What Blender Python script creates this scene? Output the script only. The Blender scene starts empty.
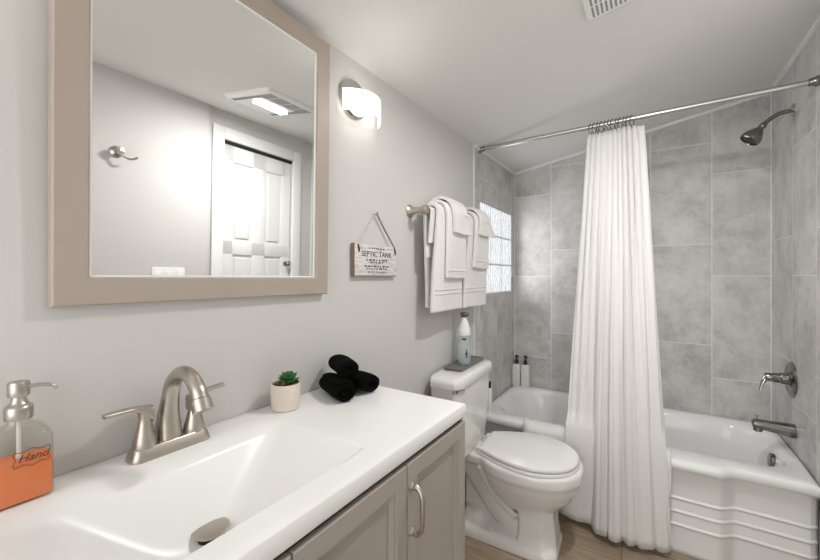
import bpy, bmesh, math, random
from mathutils import Vector, Matrix, noise
random.seed(7)
S = bpy.context.scene
COL = S.collection
PI = math.pi
R = math.radians

# ------------------------------------------------------------------ camera, world, lights, exposure
cam_d = bpy.data.cameras.new('camera')
cam = bpy.data.objects.new('camera', cam_d)
COL.objects.link(cam)
cam.location = (0.911, 0.0, 1.305)
cam.rotation_euler = (R(90), 0, R(33.25))
cam_d.sensor_fit = 'HORIZONTAL'
cam_d.sensor_width = 36
cam_d.lens = 366.0 / 820 * 36
cam_d.shift_y = -2.5 / 820
cam_d.clip_start = 0.02
S.camera = cam

world = bpy.data.worlds.new('world')
S.world = world
world.use_nodes = True
wb = world.node_tree.nodes['Background']
wb.inputs[0].default_value = (1.0, 0.995, 0.985, 1)
wb.inputs[1].default_value = 1.55

S.view_settings.view_transform = 'Standard'
S.view_settings.look = 'None'
S.view_settings.gamma = 1
S.view_settings.exposure = 0.84
S.view_settings.use_curve_mapping = False

CEIL_A, CEIL_X, CEIL_Y = 2.084, 0.164, 0.02
def ceil_z(x, y): return CEIL_A + CEIL_X * x + CEIL_Y * y
CEIL_ROT = (0.02, -math.atan(CEIL_X), 0)

def area(name, loc, rot, sx, sy, e, color=(1, .99, .98)):
    d = bpy.data.lights.new(name, 'AREA')
    d.shape = 'RECTANGLE'; d.size = sx; d.size_y = sy; d.energy = e; d.color = color
    o = bpy.data.objects.new(name, d); COL.objects.link(o)
    o.location = loc; o.rotation_euler = rot
    return o
# the ceiling lamp's own light, just under its lens
area('ceiling_lamp_light', (0.925, 1.285, ceil_z(.925, 1.285) - 0.036), (0, -math.atan(CEIL_X), 0), .06, .18, 7.8)
# light through the glass block window
area('window_daylight', (0.035, 2.54, 1.50), (0, R(-90), 0), .58, .62, 1.4, (.95, .98, 1.0))
# far wall sconce's light, and a fill light added at an unseen, assumed twin
for yy in (1.02, 0.03):
    d = bpy.data.lights.new('sconce_and_fill_light', 'POINT'); d.energy = 0.22; d.shadow_soft_size = .05; d.color = (1, .97, .93)
    o = bpy.data.objects.new('sconce_and_fill_light', d); COL.objects.link(o); o.location = (0.16, yy, 1.93)

# ------------------------------------------------------------------ materials
def lin(c):
    return tuple(((v / 255) / 12.92 if v / 255 <= .04045 else ((v / 255 + .055) / 1.055) ** 2.4) for v in c)
class NT:
    def __init__(s, name):
        s.m = bpy.data.materials.new(name); s.m.use_nodes = True
        s.t = s.m.node_tree; s.n = s.t.nodes; s.l = s.t.links
        s.p = s.n['Principled BSDF']; s.out = s.n['Material Output']
    def node(s, typ, **kw):
        q = s.n.new(typ)
        for k, v in kw.items(): setattr(q, k, v)
        return q
    def put(s, sock, v):
        if hasattr(v, 'is_output') or isinstance(v, bpy.types.NodeSocket): s.l.new(v, sock)
        else: sock.default_value = v
    def math(s, op, a, b=0.0, c=0.0):
        q = s.node('ShaderNodeMath', operation=op)
        s.put(q.inputs[0], a); s.put(q.inputs[1], b)
        if len(q.inputs) > 2: s.put(q.inputs[2], c)
        return q.outputs[0]
    def mix(s, f, a, b):
        q = s.node('ShaderNodeMix', data_type='RGBA')
        s.put(q.inputs['Factor'], f)
        s.put(q.inputs['A'] if False else q.inputs[6], a); s.put(q.inputs[7], b)
        return q.outputs[2]
    def noise(s, vec, scale, detail=3, rough=.5, dist=0):
        q = s.node('ShaderNodeTexNoise'); s.put(q.inputs['Vector'], vec)
        q.inputs['Scale'].default_value = scale; q.inputs['Detail'].default_value = detail
        q.inputs['Roughness'].default_value = rough; q.inputs['Distortion'].default_value = dist
        return q.outputs[0]
    def ramp(s, f, stops):
        q = s.node('ShaderNodeValToRGB'); s.put(q.inputs[0], f)
        e = q.color_ramp.elements
        while len(e) < len(stops): e.new(.5)
        for i, (p, c) in enumerate(stops):
            e[i].position = p; e[i].color = tuple(c) + (1,) if len(c) == 3 else c
        return q.outputs[0]
    def bump(s, h, strength, dist=.01):
        q = s.node('ShaderNodeBump'); s.put(q.inputs['Height'], h)
        q.inputs['Strength'].default_value = strength; q.inputs['Distance'].default_value = dist
        s.l.new(q.outputs[0], s.p.inputs['Normal'])
    def obj(s): return s.node('ShaderNodeTexCoord').outputs['Object']
    def pos(s): return s.node('ShaderNodeNewGeometry').outputs['Position']

def mat(name, rgb, rough=.5, metal=0, var=.04, vs=18, bump=0, bs=200, **kw):
    t = NT(name); c = lin(rgb); v = t.obj()
    f = t.noise(v, vs, 3)
    a = tuple(x * (1 - var) for x in c) + (1,); b = tuple(min(1, x * (1 + var)) for x in c) + (1,)
    t.l.new(t.mix(f, a, b), t.p.inputs['Base Color'])
    t.p.inputs['Roughness'].default_value = rough
    t.p.inputs['Metallic'].default_value = metal
    for k, x in kw.items():
        t.p.inputs[k.replace('_', ' ')].default_value = x
    if bump: t.bump(t.noise(v, bs, 2), bump, .004)
    return t.m

M = {}
M['wall'] = mat('wall_paint', (205, 203, 200), .65, var=.01, vs=3, bump=.06, bs=160)
M['ceiling'] = mat('ceiling_paint', (222, 221, 218), .75, var=.01, vs=3, bump=.05, bs=120)
M['white_trim'] = mat('white_trim_paint', (232, 232, 230), .4, var=.01)
M['white_door'] = mat('white_door_paint', (230, 230, 228), .4, var=.01)
M['porcelain'] = mat('white_porcelain', (232, 231, 229), .1, var=.006, Coat_Weight=.4, Coat_Roughness=.05)
M['enamel'] = mat('white_tub_enamel', (238, 238, 237), .16, var=.006, Coat_Weight=.3)
M['seat'] = mat('white_seat_plastic', (232, 231, 228), .18, var=.005)
M['counter'] = mat('white_vanity_top', (238, 238, 236), .3, var=.004)
M['cabinet'] = mat('taupe_cabinet_paint', (164, 156, 148), .45, var=.02)
M['frame'] = mat('taupe_mirror_frame', (172, 159, 147), .42, var=.03)
M['dark'] = mat('dark_gap', (28, 27, 26), .8)
M['nickel'] = mat('brushed_nickel', (190, 182, 173), .3, 1, var=.05, vs=60, Anisotropic=.4)
M['chrome'] = mat('chrome', (190, 189, 187), .12, 1, var=.02)
M['darkchrome'] = mat('dark_polished_nickel', (138, 135, 131), .2, 1, var=.05)
M['mirror'] = mat('mirror_silver', (240, 241, 240), .0, 1, var=0)
M['rodm'] = mat('rod_brushed_steel', (205, 203, 200), .25, 1, var=.03)
M['black_plastic'] = mat('black_plastic', (20, 20, 20), .35)
M['dark_plastic'] = mat('grey_plastic', (95, 92, 88), .4)
M['white_plastic'] = mat('white_plastic', (236, 236, 234), .3, var=.01)
M['pot'] = mat('pale_stone_pot', (222, 210, 199), .8, var=.08, vs=40, bump=.15, bs=90)
M['soil'] = mat('brown_potting_soil', (92, 70, 56), .95, var=.5, vs=180, bump=.8, bs=260)
M['leaf'] = mat('green_succulent_leaf', (50, 104, 52), .45, var=.35, vs=40)
M['leaf2'] = mat('reddish_succulent_leaf', (112, 82, 62), .5, var=.35, vs=40)
M['ink'] = mat('dark_sign_ink', (52, 50, 56), .7)
M['label_ink'] = mat('brown_label_ink', (86, 44, 28), .6)
M['twine'] = mat('grey_twine', (128, 122, 112), .95, var=.3, vs=300)
M['twine2'] = mat('pale_twine', (198, 190, 180), .95, var=.2, vs=300)
M['tray'] = mat('grey_slate_tray', (118, 113, 106), .5, var=.2, vs=60)
M['teal'] = mat('teal_print', (150, 185, 186), .5)
M['navy'] = mat('navy_print', (40, 52, 66), .5)
M['pattern'] = mat('white_floral_bottle', (230, 229, 226), .35, var=.06, vs=120)

M['vent_dark'] = mat('shaded_grille_slot', (150, 149, 147), .8)
def towel_mat(name, rgb, bs=420, st=.6, rough=.95, sheen=.3):
    t = NT(name); c = lin(rgb); v = t.obj()
    f = t.noise(v, bs, 2, .6)
    a = tuple(x * .86 for x in c) + (1,); b = tuple(min(1, x * 1.06) for x in c) + (1,)
    t.l.new(t.mix(f, a, b), t.p.inputs['Base Color'])
    t.p.inputs['Roughness'].default_value = rough
    t.p.inputs['Sheen Weight'].default_value = sheen
    t.bump(f, st, .006)
    return t.m
M['terry'] = towel_mat('white_terry', (240, 238, 235))
M['black_terry'] = towel_mat('black_terry', (7, 7, 7), 300, .7, rough=1, sheen=0)
M['black_terry'].node_tree.nodes['Principled BSDF'].inputs['Specular IOR Level'].default_value = .1
M['mat_terry'] = towel_mat('white_bath_mat_cotton', (236, 235, 232), 300)

# curtain: white fabric with fine vertical weave, slightly translucent
def curtain_mat():
    t = NT('white_curtain_fabric')
    uv = t.node('ShaderNodeTexCoord').outputs['UV']
    w = t.node('ShaderNodeTexWave', wave_type='BANDS', bands_direction='X')
    t.l.new(uv, w.inputs['Vector']); w.inputs['Scale'].default_value = 26
    col = t.mix(w.outputs[1], lin((243, 242, 240)) + (1,), lin((248, 247, 245)) + (1,))
    t.l.new(col, t.p.inputs['Base Color']); t.p.inputs['Roughness'].default_value = .85
    t.bump(w.outputs[1], .12, .002)
    tr = t.node('ShaderNodeBsdfTranslucent'); tr.inputs[0].default_value = lin((246, 245, 243)) + (1,)
    mx = t.node('ShaderNodeMixShader'); mx.inputs[0].default_value = .22
    t.l.new(t.p.outputs[0], mx.inputs[1]); t.l.new(tr.outputs[0], mx.inputs[2]); t.l.new(mx.outputs[0], t.out.inputs[0])
    return t.m
M['curtain'] = curtain_mat()

def emis(name, rgb, s):
    t = NT(name); c = lin(rgb) + (1,)
    t.p.inputs['Base Color'].default_value = c
    t.p.inputs['Emission Color'].default_value = c
    t.p.inputs['Emission Strength'].default_value = s
    t.p.inputs['Roughness'].default_value = .3
    return t.m
M['shade'] = emis('lit_glass_shade', (255, 250, 242), 1.6)
M['lens'] = emis('lit_lens', (255, 252, 245), 3.0)

def glassblock():
    t = NT('lit_glass_block')
    v = t.obj()
    w = t.node('ShaderNodeTexWave', wave_type='BANDS', bands_direction='Y'); t.l.new(v, w.inputs['Vector'])
    w.inputs['Scale'].default_value = 9; w.inputs['Distortion'].default_value = 6; w.inputs['Detail'].default_value = 2
    w.inputs['Detail Scale'].default_value = 2.0
    c = t.mix(w.outputs[1], lin((205, 209, 216)) + (1,), lin((250, 251, 253)) + (1,))
    t.l.new(c, t.p.inputs['Base Color']); t.l.new(c, t.p.inputs['Emission Color'])
    t.p.inputs['Emission Strength'].default_value = .36
    t.p.inputs['Roughness'].default_value = .12
    t.bump(w.outputs[1], .5, .01)
    return t.m
M['glassblock'] = glassblock()
M['grout'] = mat('white_window_grout', (222, 222, 220), .7)

def glass(name, rgb, rough=.02):
    """thin clear walls: straight-through light plus a fresnel sheen"""
    t = NT(name)
    tr = t.node('ShaderNodeBsdfTransparent'); tr.inputs[0].default_value = lin(rgb) + (1,)
    gl = t.node('ShaderNodeBsdfGlossy'); gl.inputs['Roughness'].default_value = rough
    fr = t.node('ShaderNodeFresnel'); fr.inputs[0].default_value = 1.45
    bk = t.node('ShaderNodeNewGeometry').outputs['Backfacing']
    f = t.math('MULTIPLY', t.math('ADD', fr.outputs[0], .03), t.math('SUBTRACT', 1.0, bk))
    mx = t.node('ShaderNodeMixShader'); t.l.new(f, mx.inputs[0])
    t.l.new(tr.outputs[0], mx.inputs[1]); t.l.new(gl.outputs[0], mx.inputs[2]); t.l.new(mx.outputs[0], t.out.inputs[0])
    return t.m
M['glass'] = glass('clear_glass', (248, 248, 246))
M['clear_plastic'] = glass('clear_plastic', (240, 244, 245), .1)
_t = M['clear_plastic'].node_tree
_o = _t.nodes['Material Output']; _s = _o.inputs[0].links[0].from_socket
_d = _t.nodes.new('ShaderNodeBsdfDiffuse'); _d.inputs[0].default_value = lin((226, 230, 230)) + (1,)
_x = _t.nodes.new('ShaderNodeMixShader'); _x.inputs[0].default_value = .28
_t.links.new(_s, _x.inputs[1]); _t.links.new(_d.outputs[0], _x.inputs[2]); _t.links.new(_x.outputs[0], _o.inputs[0])
def liquid():
    t = NT('orange_soap')
    f = t.noise(t.obj(), 25, 2)
    t.l.new(t.mix(f, lin((240, 112, 34)) + (1,), lin((250, 140, 60)) + (1,)), t.p.inputs['Base Color'])
    t.p.inputs['Roughness'].default_value = .15
    return t.m
M['soap'] = liquid()

def tile_mat(name, axis, u0, par):
    """large vertical stone look tiles; axis 0: columns run along x, axis 1: along y"""
    t = NT(name); p = t.pos()
    sx = t.node('ShaderNodeSeparateXYZ'); t.l.new(p, sx.inputs[0])
    U = sx.outputs[axis]; Z = sx.outputs[2]
    TW, TH = .3165, .628
    u = t.math('ADD', t.math('DIVIDE', t.math('SUBTRACT', U, u0), TW), 20.0)
    k = t.math('FLOOR', u); fu = t.math('SUBTRACT', u, k)
    alt = t.math('MODULO', t.math('ADD', k, float(par)), 2.0)
    v = t.math('ADD', t.math('DIVIDE', t.math('ADD', t.math('SUBTRACT', Z, .886), t.math('MULTIPLY', alt, .199)), TH), 10.0)
    r = t.math('FLOOR', v); fv = t.math('SUBTRACT', v, r)
    du = t.math('MULTIPLY', t.math('MINIMUM', fu, t.math('SUBTRACT', 1.0, fu)), TW)
    dv = t.math('MULTIPLY', t.math('MINIMUM', fv, t.math('SUBTRACT', 1.0, fv)), TH)
    d = t.math('MINIMUM', du, dv)
    g = t.math('SUBTRACT', 1.0, t.math('SMOOTH_MIN', t.math('DIVIDE', d, .0036), 1.0, .2))   # 1 in the joint
    g = t.math('MAXIMUM', g, 0.0)
    cb = t.node('ShaderNodeCombineXYZ'); t.l.new(k, cb.inputs[0]); t.l.new(r, cb.inputs[1])
    wn = t.node('ShaderNodeTexWhiteNoise'); t.l.new(cb.outputs[0], wn.inputs[0])
    off = t.node('ShaderNodeVectorMath', operation='MULTIPLY_ADD')
    t.l.new(wn.outputs['Color'], off.inputs[0]); off.inputs[1].default_value = (7, 7, 7); t.l.new(p, off.inputs[2])
    n1 = t.noise(off.outputs[0], 4.5, 8, .68, .25)
    n2 = t.noise(off.outputs[0], 5, 7, .6, .3)
    n3 = t.noise(off.outputs[0], 60, 3, .6)
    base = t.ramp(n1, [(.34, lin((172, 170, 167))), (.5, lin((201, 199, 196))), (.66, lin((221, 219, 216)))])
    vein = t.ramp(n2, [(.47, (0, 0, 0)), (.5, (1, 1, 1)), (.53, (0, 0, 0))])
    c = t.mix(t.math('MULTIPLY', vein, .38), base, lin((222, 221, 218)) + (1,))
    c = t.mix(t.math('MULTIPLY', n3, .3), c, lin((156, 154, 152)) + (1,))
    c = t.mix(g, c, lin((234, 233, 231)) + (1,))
    t.l.new(c, t.p.inputs['Base Color'])
    t.p.inputs['Roughness'].default_value = .38
    t.bump(t.math('SUBTRACT', t.math('MULTIPLY', n3, .15), g), .25, .002)
    return t.m
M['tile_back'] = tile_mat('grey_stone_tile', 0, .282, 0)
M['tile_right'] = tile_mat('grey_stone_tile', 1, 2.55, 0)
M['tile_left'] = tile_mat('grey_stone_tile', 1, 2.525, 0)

def floor_mat():
    t = NT('wood_look_plank'); p = t.pos()
    sx = t.node('ShaderNodeSeparateXYZ'); t.l.new(p, sx.inputs[0])
    X, Y = sx.outputs[0], sx.outputs[1]
    u = t.math('ADD', t.math('DIVIDE', Y, .152), 20.3); k = t.math('FLOOR', u); fu = t.math('SUBTRACT', u, k)
    w0 = t.node('ShaderNodeTexWhiteNoise', noise_dimensions='1D'); t.l.new(k, w0.inputs['W'])
    v = t.math('ADD', t.math('ADD', t.math('DIVIDE', X, .92), 10.0), w0.outputs[0])
    r = t.math('FLOOR', v); fv = t.math('SUBTRACT', v, r)
    d = t.math('MINIMUM', t.math('MULTIPLY', t.math('MINIMUM', fu, t.math('SUBTRACT', 1.0, fu)), .152),
               t.math('MULTIPLY', t.math('MINIMUM', fv, t.math('SUBTRACT', 1.0, fv)), .92))
    g = t.math('LESS_THAN', d, .0016)
    cb = t.node('ShaderNodeCombineXYZ'); t.l.new(k, cb.inputs[0]); t.l.new(r, cb.inputs[1])
    wn = t.node('ShaderNodeTexWhiteNoise'); t.l.new(cb.outputs[0], wn.inputs[0])
    mp = t.node('ShaderNodeMapping'); mp.inputs['Scale'].default_value = (1.2, 14, 1); t.l.new(p, mp.inputs[0])
    off = t.node('ShaderNodeVectorMath', operation='MULTIPLY_ADD')
    t.l.new(wn.outputs['Color'], off.inputs[0]); off.inputs[1].default_value = (9, 9, 9); t.l.new(mp.outputs[0], off.inputs[2])
    n = t.noise(off.outputs[0], 3, 6, .65, .8)
    n2 = t.noise(p, 7, 4, .6)
    c = t.ramp(n, [(.25, lin((118, 100, 82))), (.5, lin((156, 137, 115))), (.75, lin((186, 168, 146)))])
    c = t.mix(t.math('MULTIPLY', wn.outputs[0], .25), c, lin((176, 160, 140)) + (1,))
    c = t.mix(t.math('MULTIPLY', n2, .3), c, lin((132, 116, 98)) + (1,))
    c = t.mix(g, c, lin((92, 80, 68)) + (1,))
    t.l.new(c, t.p.inputs['Base Color']); t.p.inputs['Roughness'].default_value = .42
    t.bump(t.math('SUBTRACT', t.math('MULTIPLY', n, .3), g), .2, .002)
    return t.m
M['floor'] = floor_mat()

def sign_mat():
    t = NT('whitewashed_board'); v = t.obj()
    mp = t.node('ShaderNodeMapping'); mp.inputs['Scale'].default_value = (1, 3, 26); t.l.new(v, mp.inputs[0])
    n = t.noise(mp.outputs[0], 6, 5, .6)
    c = t.ramp(n, [(.3, lin((168, 164, 160))), (.5, lin((212, 209, 206))), (.7, lin((228, 226, 224)))])
    t.l.new(c, t.p.inputs['Base Color']); t.p.inputs['Roughness'].default_value = .8
    return t.m
M['sign'] = sign_mat()
M['sign_edge'] = mat('brown_board_edge', (132, 112, 98), .8, var=.2)

# ------------------------------------------------------------------ mesh building helpers
class MB:
    def __init__(s): s.v = []; s.f = []
    def add(s, vs, fs, M_=None):
        o = len(s.v)
        s.v += [tuple(M_ @ Vector(p)) if M_ else tuple(p) for p in vs]
        s.f += [tuple(i + o for i in f) for f in fs]
        return s
    def box(s, x0, x1, y0, y1, z0, z1, bev=0, seg=2, M_=None):
        bm = bmesh.new(); bmesh.ops.create_cube(bm, size=1)
        bmesh.ops.scale(bm, vec=(x1 - x0, y1 - y0, z1 - z0), verts=bm.verts)
        bmesh.ops.translate(bm, vec=((x0 + x1) / 2, (y0 + y1) / 2, (z0 + z1) / 2), verts=bm.verts)
        if bev: bmesh.ops.bevel(bm, geom=bm.edges[:], offset=bev, segments=seg, profile=.5, affect='EDGES')
        bm.verts.index_update()
        s.add([v.co[:] for v in bm.verts], [[v.index for v in f.verts] for f in bm.faces], M_); bm.free()
        return s
    def loft(s, rings, cap0=True, cap1=True, M_=None, loop=False):
        n = len(rings[0]); vs = [p for r in rings for p in r]; fs = []
        m = len(rings)
        for i in range(m if loop else m - 1):
            a = i * n; b = ((i + 1) % m) * n
            for j in range(n):
                k = (j + 1) % n
                fs.append((a + j, a + k, b + k, b + j))
        if not loop:
            if cap0: fs.append(tuple(range(n))[::-1])
            if cap1: fs.append(tuple(range((m - 1) * n, m * n)))
        return s.add(vs, fs, M_)
    def lathe(s, prof, c=(0, 0, 0), n=32, M_=None):
        rings = [[(c[0] + r * math.cos(2 * PI * j / n), c[1] + r * math.sin(2 * PI * j / n), c[2] + z) for j in range(n)] for r, z in prof]
        return s.loft(rings, M_=M_)
    def tube(s, path, rad, n=16, M_=None, flat=None, up=(0, 0, 1)):
        P = [Vector(p) for p in path]; m = len(P)
        if not hasattr(rad, '__len__'): rad = [rad] * m
        rings = []; N = None
        for i in range(m):
            T = (P[min(i + 1, m - 1)] - P[max(i - 1, 0)]).normalized()
            if N is None:
                U = Vector(up)
                if abs(T.dot(U)) > .95: U = Vector((1, 0, 0)) if abs(T.x) < .9 else Vector((0, 1, 0))
                N = (U - T * U.dot(T)).normalized()
            else:
                N = (N - T * N.dot(T)).normalized()
            B = T.cross(N); fl = flat[i] if flat else 1
            rings.append([tuple(P[i] + rad[i] * (math.cos(2 * PI * j / n) * N * fl + math.sin(2 * PI * j / n) * B)) for j in range(n)])
        return s.loft(rings, M_=M_)
    def grid(s, rows, M_=None, closed=False):
        n = len(rows[0]); vs = [p for r in rows for p in r]; fs = []
        for i in range(len(rows) - 1):
            for j in range(n if closed else n - 1):
                k = (j + 1) % n
                fs.append((i * n + j, i * n + k, (i + 1) * n + k, (i + 1) * n + j))
        return s.add(vs, fs, M_)
    def prism(s, poly, d0, d1, axis='z', M_=None):
        def P(a, b, d): return {'z': (a, b, d), 'x': (d, a, b), 'y': (a, d, b)}[axis]
        return s.loft([[P(a, b, d0) for a, b in poly], [P(a, b, d1) for a, b in poly]], M_=M_)
    def build(s, name, m, parent=None, smooth=35, local=False, uv=None):
        me = bpy.data.meshes.new(name)
        vs = s.v
        org = Vector((0, 0, 0))
        if parent is None and not local:
            xs = [min(v[i] for v in vs) for i in range(3)]; xm = [max(v[i] for v in vs) for i in range(3)]
            org = Vector(((xs[0] + xm[0]) / 2, (xs[1] + xm[1]) / 2, xs[2]))
        elif parent is not None and not local:
            org = Vector(ORG.get(parent.name, (0, 0, 0)))
        me.from_pydata([tuple(Vector(v) - org) for v in vs], [], s.f)
        bm = bmesh.new(); bm.from_mesh(me)
        if not uv: bmesh.ops.recalc_face_normals(bm, faces=bm.faces[:])
        bm.to_mesh(me); bm.free()
        if uv:
            l = me.uv_layers.new(name='UVMap')
            for lp in me.loops: l.data[lp.index].uv = uv[lp.vertex_index]
        me.materials.append(M[m] if isinstance(m, str) else m)
        me.shade_smooth()
        if smooth < 180: me.set_sharp_from_angle(angle=R(smooth))
        o = bpy.data.objects.new(name, me); COL.objects.link(o)
        if parent is not None:
            o.parent = parent; ORG[o.name] = tuple(org)
        else:
            o.location = org; ORG[o.name] = tuple(org)
        return o
ORG = {}

def thing(name, label, cat, loc, rotz=0, group=None, local=False):
    o = bpy.data.objects.new(name, None); COL.objects.link(o)
    o.empty_display_size = .05
    o.location = loc; o.rotation_euler = (0, 0, rotz)
    o['label'] = label; o['category'] = cat
    if group: o['group'] = group
    ORG[o.name] = (0, 0, 0) if local else tuple(loc)
    return o
def tag(o, label, cat, group=None):
    o['label'] = label; o['category'] = cat
    if group: o['group'] = group
    return o
def struct(o): o['kind'] = 'structure'; return o

def rrect(cx, cy, hx, hy, r, z=0, n=8):
    r = min(r, hx - 1e-5, hy - 1e-5); pts = []
    for (sx, sy, a0) in ((1, 1, 0), (-1, 1, 90), (-1, -1, 180), (1, -1, 270)):
        for i in range(n + 1):
            a = R(a0 + 90 * i / n)
            pts.append((cx + sx * (hx - r) + r * math.cos(a), cy + sy * (hy - r) + r * math.sin(a), z))
    return pts
def sell(cx, cy, hx, hy, p, z, n=48):
    out = []
    for i in range(n):
        a = 2 * PI * i / n; c, s_ = math.cos(a), math.sin(a)
        out.append((cx + hx * math.copysign(abs(c) ** (2 / p), c), cy + hy * math.copysign(abs(s_) ** (2 / p), s_), z))
    return out
def sm(t): t = max(0, min(1, t)); return t * t * (3 - 2 * t)
def lerp(a, b, t): return a + (b - a) * t
def interp(x, pts):
    if x <= pts[0][0]: return pts[0][1]
    for (a, b), (c, d) in zip(pts, pts[1:]):
        if x <= c: return lerp(b, d, (x - a) / (c - a))
    return pts[-1][1]
def cat_rom(P, n):
    P = [Vector(p) for p in P]; out = []
    for i in range(len(P) - 1):
        a = P[max(i - 1, 0)]; b = P[i]; c = P[i + 1]; d = P[min(i + 2, len(P) - 1)]
        for k in range(n):
            t = k / n
            out.append(.5 * ((2 * b) + (c - a) * t + (2 * a - 5 * b + 4 * c - d) * t * t + (3 * b - a - 3 * c + d) * t ** 3))
    out.append(P[-1]); return out
def mod_solid(o, th, off=0):
    q = o.modifiers.new('thick', 'SOLIDIFY'); q.thickness = th; q.offset = off; return q
def mod_sub(o, l=1):
    q = o.modifiers.new('smooth', 'SUBSURF'); q.levels = l; q.render_levels = l; return q
def text_mesh(body, size, ext=.0006, shear=0, space=1.0):
    cu = bpy.data.curves.new('lettering', 'FONT'); cu.body = body; cu.size = size; cu.extrude = ext
    cu.shear = shear; cu.space_character = space; cu.align_x = 'CENTER'; cu.align_y = 'CENTER'
    t = bpy.data.objects.new('lettering', cu); COL.objects.link(t)
    bpy.context.view_layer.update()
    dg = bpy.context.evaluated_depsgraph_get()
    me = t.evaluated_get(dg).to_mesh()
    vs = [v.co[:] for v in me.vertices]; fs = [tuple(p.vertices) for p in me.polygons]
    t.evaluated_get(dg).to_mesh_clear()
    bpy.data.objects.remove(t); bpy.data.curves.remove(cu)
    return vs, fs
# text plane -> wall facing +x (local x -> +y, local y -> +z, local z -> +x)
FACE_X = Matrix(((0, 0, 1, 0), (1, 0, 0, 0), (0, 1, 0, 0), (0, 0, 0, 1)))

# ------------------------------------------------------------------ the room
W, D, YF, YT = 1.5, 2.92, -1.25, 2.11      # width, back wall, open front, start of the tile
T = .1
def wall_y(name, m, x0, x1, y0, y1, holes=None):
    """wall running along y between x0 and x1, its top following the ceiling"""
    b = MB()
    b.loft([[(x, y0, 0) for x in ()] or [(x0, y0, 0), (x1, y0, 0), (x1, y0, ceil_z(x1, y0) + .02), (x0, y0, ceil_z(x0, y0) + .02)],
            [(x0, y1, 0), (x1, y1, 0), (x1, y1, ceil_z(x1, y1) + .02), (x0, y1, ceil_z(x0, y1) + .02)]])
    return struct(b.build(name, m, local=True))
# left wall: painted part, then tiled part around the window
wall_y('wall_left', 'wall', -T, 0, YF, YT)
WY0, WY1, WZ0, WZ1 = 2.205, 2.862, 1.195, 1.80
b = MB()
for (y0, y1, z0, z1) in ((YT, WY0, 0, None), (WY1, D, 0, None), (WY0, WY1, 0, WZ0), (WY0, WY1, WZ1, None)):
    za = z1 if z1 else ceil_z(0, y0) + .02; zb = z1 if z1 else ceil_z(0, y1) + .02
    b.loft([[(-T, y0, z0), (0, y0, z0), (0, y0, za), (-T, y0, za)], [(-T, y1, z0), (0, y1, z0), (0, y1, zb), (-T, y1, zb)]])
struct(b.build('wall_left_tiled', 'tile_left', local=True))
b = MB(); b.loft([[(-T, D, 0), (-T, D + T, 0), (-T, D + T, ceil_z(-T, D) + .02), (-T, D, ceil_z(-T, D) + .02)],
                  [(W + T, D, 0), (W + T, D + T, 0), (W + T, D + T, ceil_z(W + T, D) + .02), (W + T, D, ceil_z(W + T, D) + .02)]])
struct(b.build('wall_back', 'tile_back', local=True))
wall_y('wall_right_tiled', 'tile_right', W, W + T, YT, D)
# right wall by the door, with its opening, and the nearer boxed-out piece that carries the hook
DY0, DY1, DZ = 1.345, 1.90, 2.175
b = MB()
for (y0, y1, z0) in ((1.233, DY0, 0), (DY0, DY1, DZ), (DY1, YT, 0)):
    b.loft([[(W, y0, z0), (W + T, y0, z0), (W + T, y0, ceil_z(W + T, y0) + .02), (W, y0, ceil_z(W, y0) + .02)],
            [(W, y1, z0), (W + T, y1, z0), (W + T, y1, ceil_z(W + T, y1) + .02), (W, y1, ceil_z(W, y1) + .02)]])
struct(b.build('wall_right', 'wall', local=True))
XH = 1.47
wall_y('wall_right_front', 'wall', XH, W + T, YF, 1.233)
b = MB(); b.loft([[(-T, y, ceil_z(-T, y)), (W + T, y, ceil_z(W + T, y)), (W + T, y, ceil_z(W + T, y) + .08), (-T, y, ceil_z(-T, y) + .08)] for y in (YF, D + T)])
struct(b.build('ceiling', 'ceiling', local=True))
b = MB(); b.box(-T, W + T, YF, D + T, -.06, 0)
struct(b.build('floor', 'floor', local=True))
# trims: tile edge strips, the strips under the ceiling, baseboards
b = MB(); b.box(-.002, .006, YT - .012, YT + .004, .457, ceil_z(0, YT) - .001); struct(b.build('trim_1', 'white_trim', local=True))
b = MB(); b.box(W - .006, W + .002, YT - .012, YT + .004, .0, ceil_z(W, YT) - .012); struct(b.build('trim_2', 'white_trim', local=True))
def strip(name, pts):
    b = MB(); b.loft(pts); return struct(b.build(name, 'white_trim', local=True))
h = .018; d_ = .012
strip('trim_3', [[(x, D + .001, ceil_z(x, D) - h), (x, D - d_, ceil_z(x, D) - h), (x, D - d_, ceil_z(x, D) + .004), (x, D + .001, ceil_z(x, D) + .004)] for x in (0, W)])
strip('trim_4', [[(-.001, y, ceil_z(0, y) - h), (d_, y, ceil_z(0, y) - h), (d_, y, ceil_z(d_, y) + .004), (-.001, y, ceil_z(0, y) + .004)] for y in (YT, D)])
strip('trim_5', [[(W + .001, y, ceil_z(W, y) - h), (W - d_, y, ceil_z(W, y) - h), (W - d_, y, ceil_z(W - d_, y) + .004), (W + .001, y, ceil_z(W, y) + .004)] for y in (YT, D)])
b = MB(); b.box(-.001, .012, .975, YT - .012, .0, .09, .003); struct(b.build('baseboard_left', 'white_trim', local=True))
b = MB(); b.box(XH - .012, XH + .001, YF, 1.233, 0, .09, .003); struct(b.build('baseboard_right', 'white_trim', local=True))
for k, xx in ((7, 0), (8, W)):
    b = MB(); b.box(xx - .004, xx + .004, D - .004, D + .002, .45, ceil_z(xx, D) - .004)
    struct(b.build('trim_%d' % k, 'white_trim', local=True))
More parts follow.
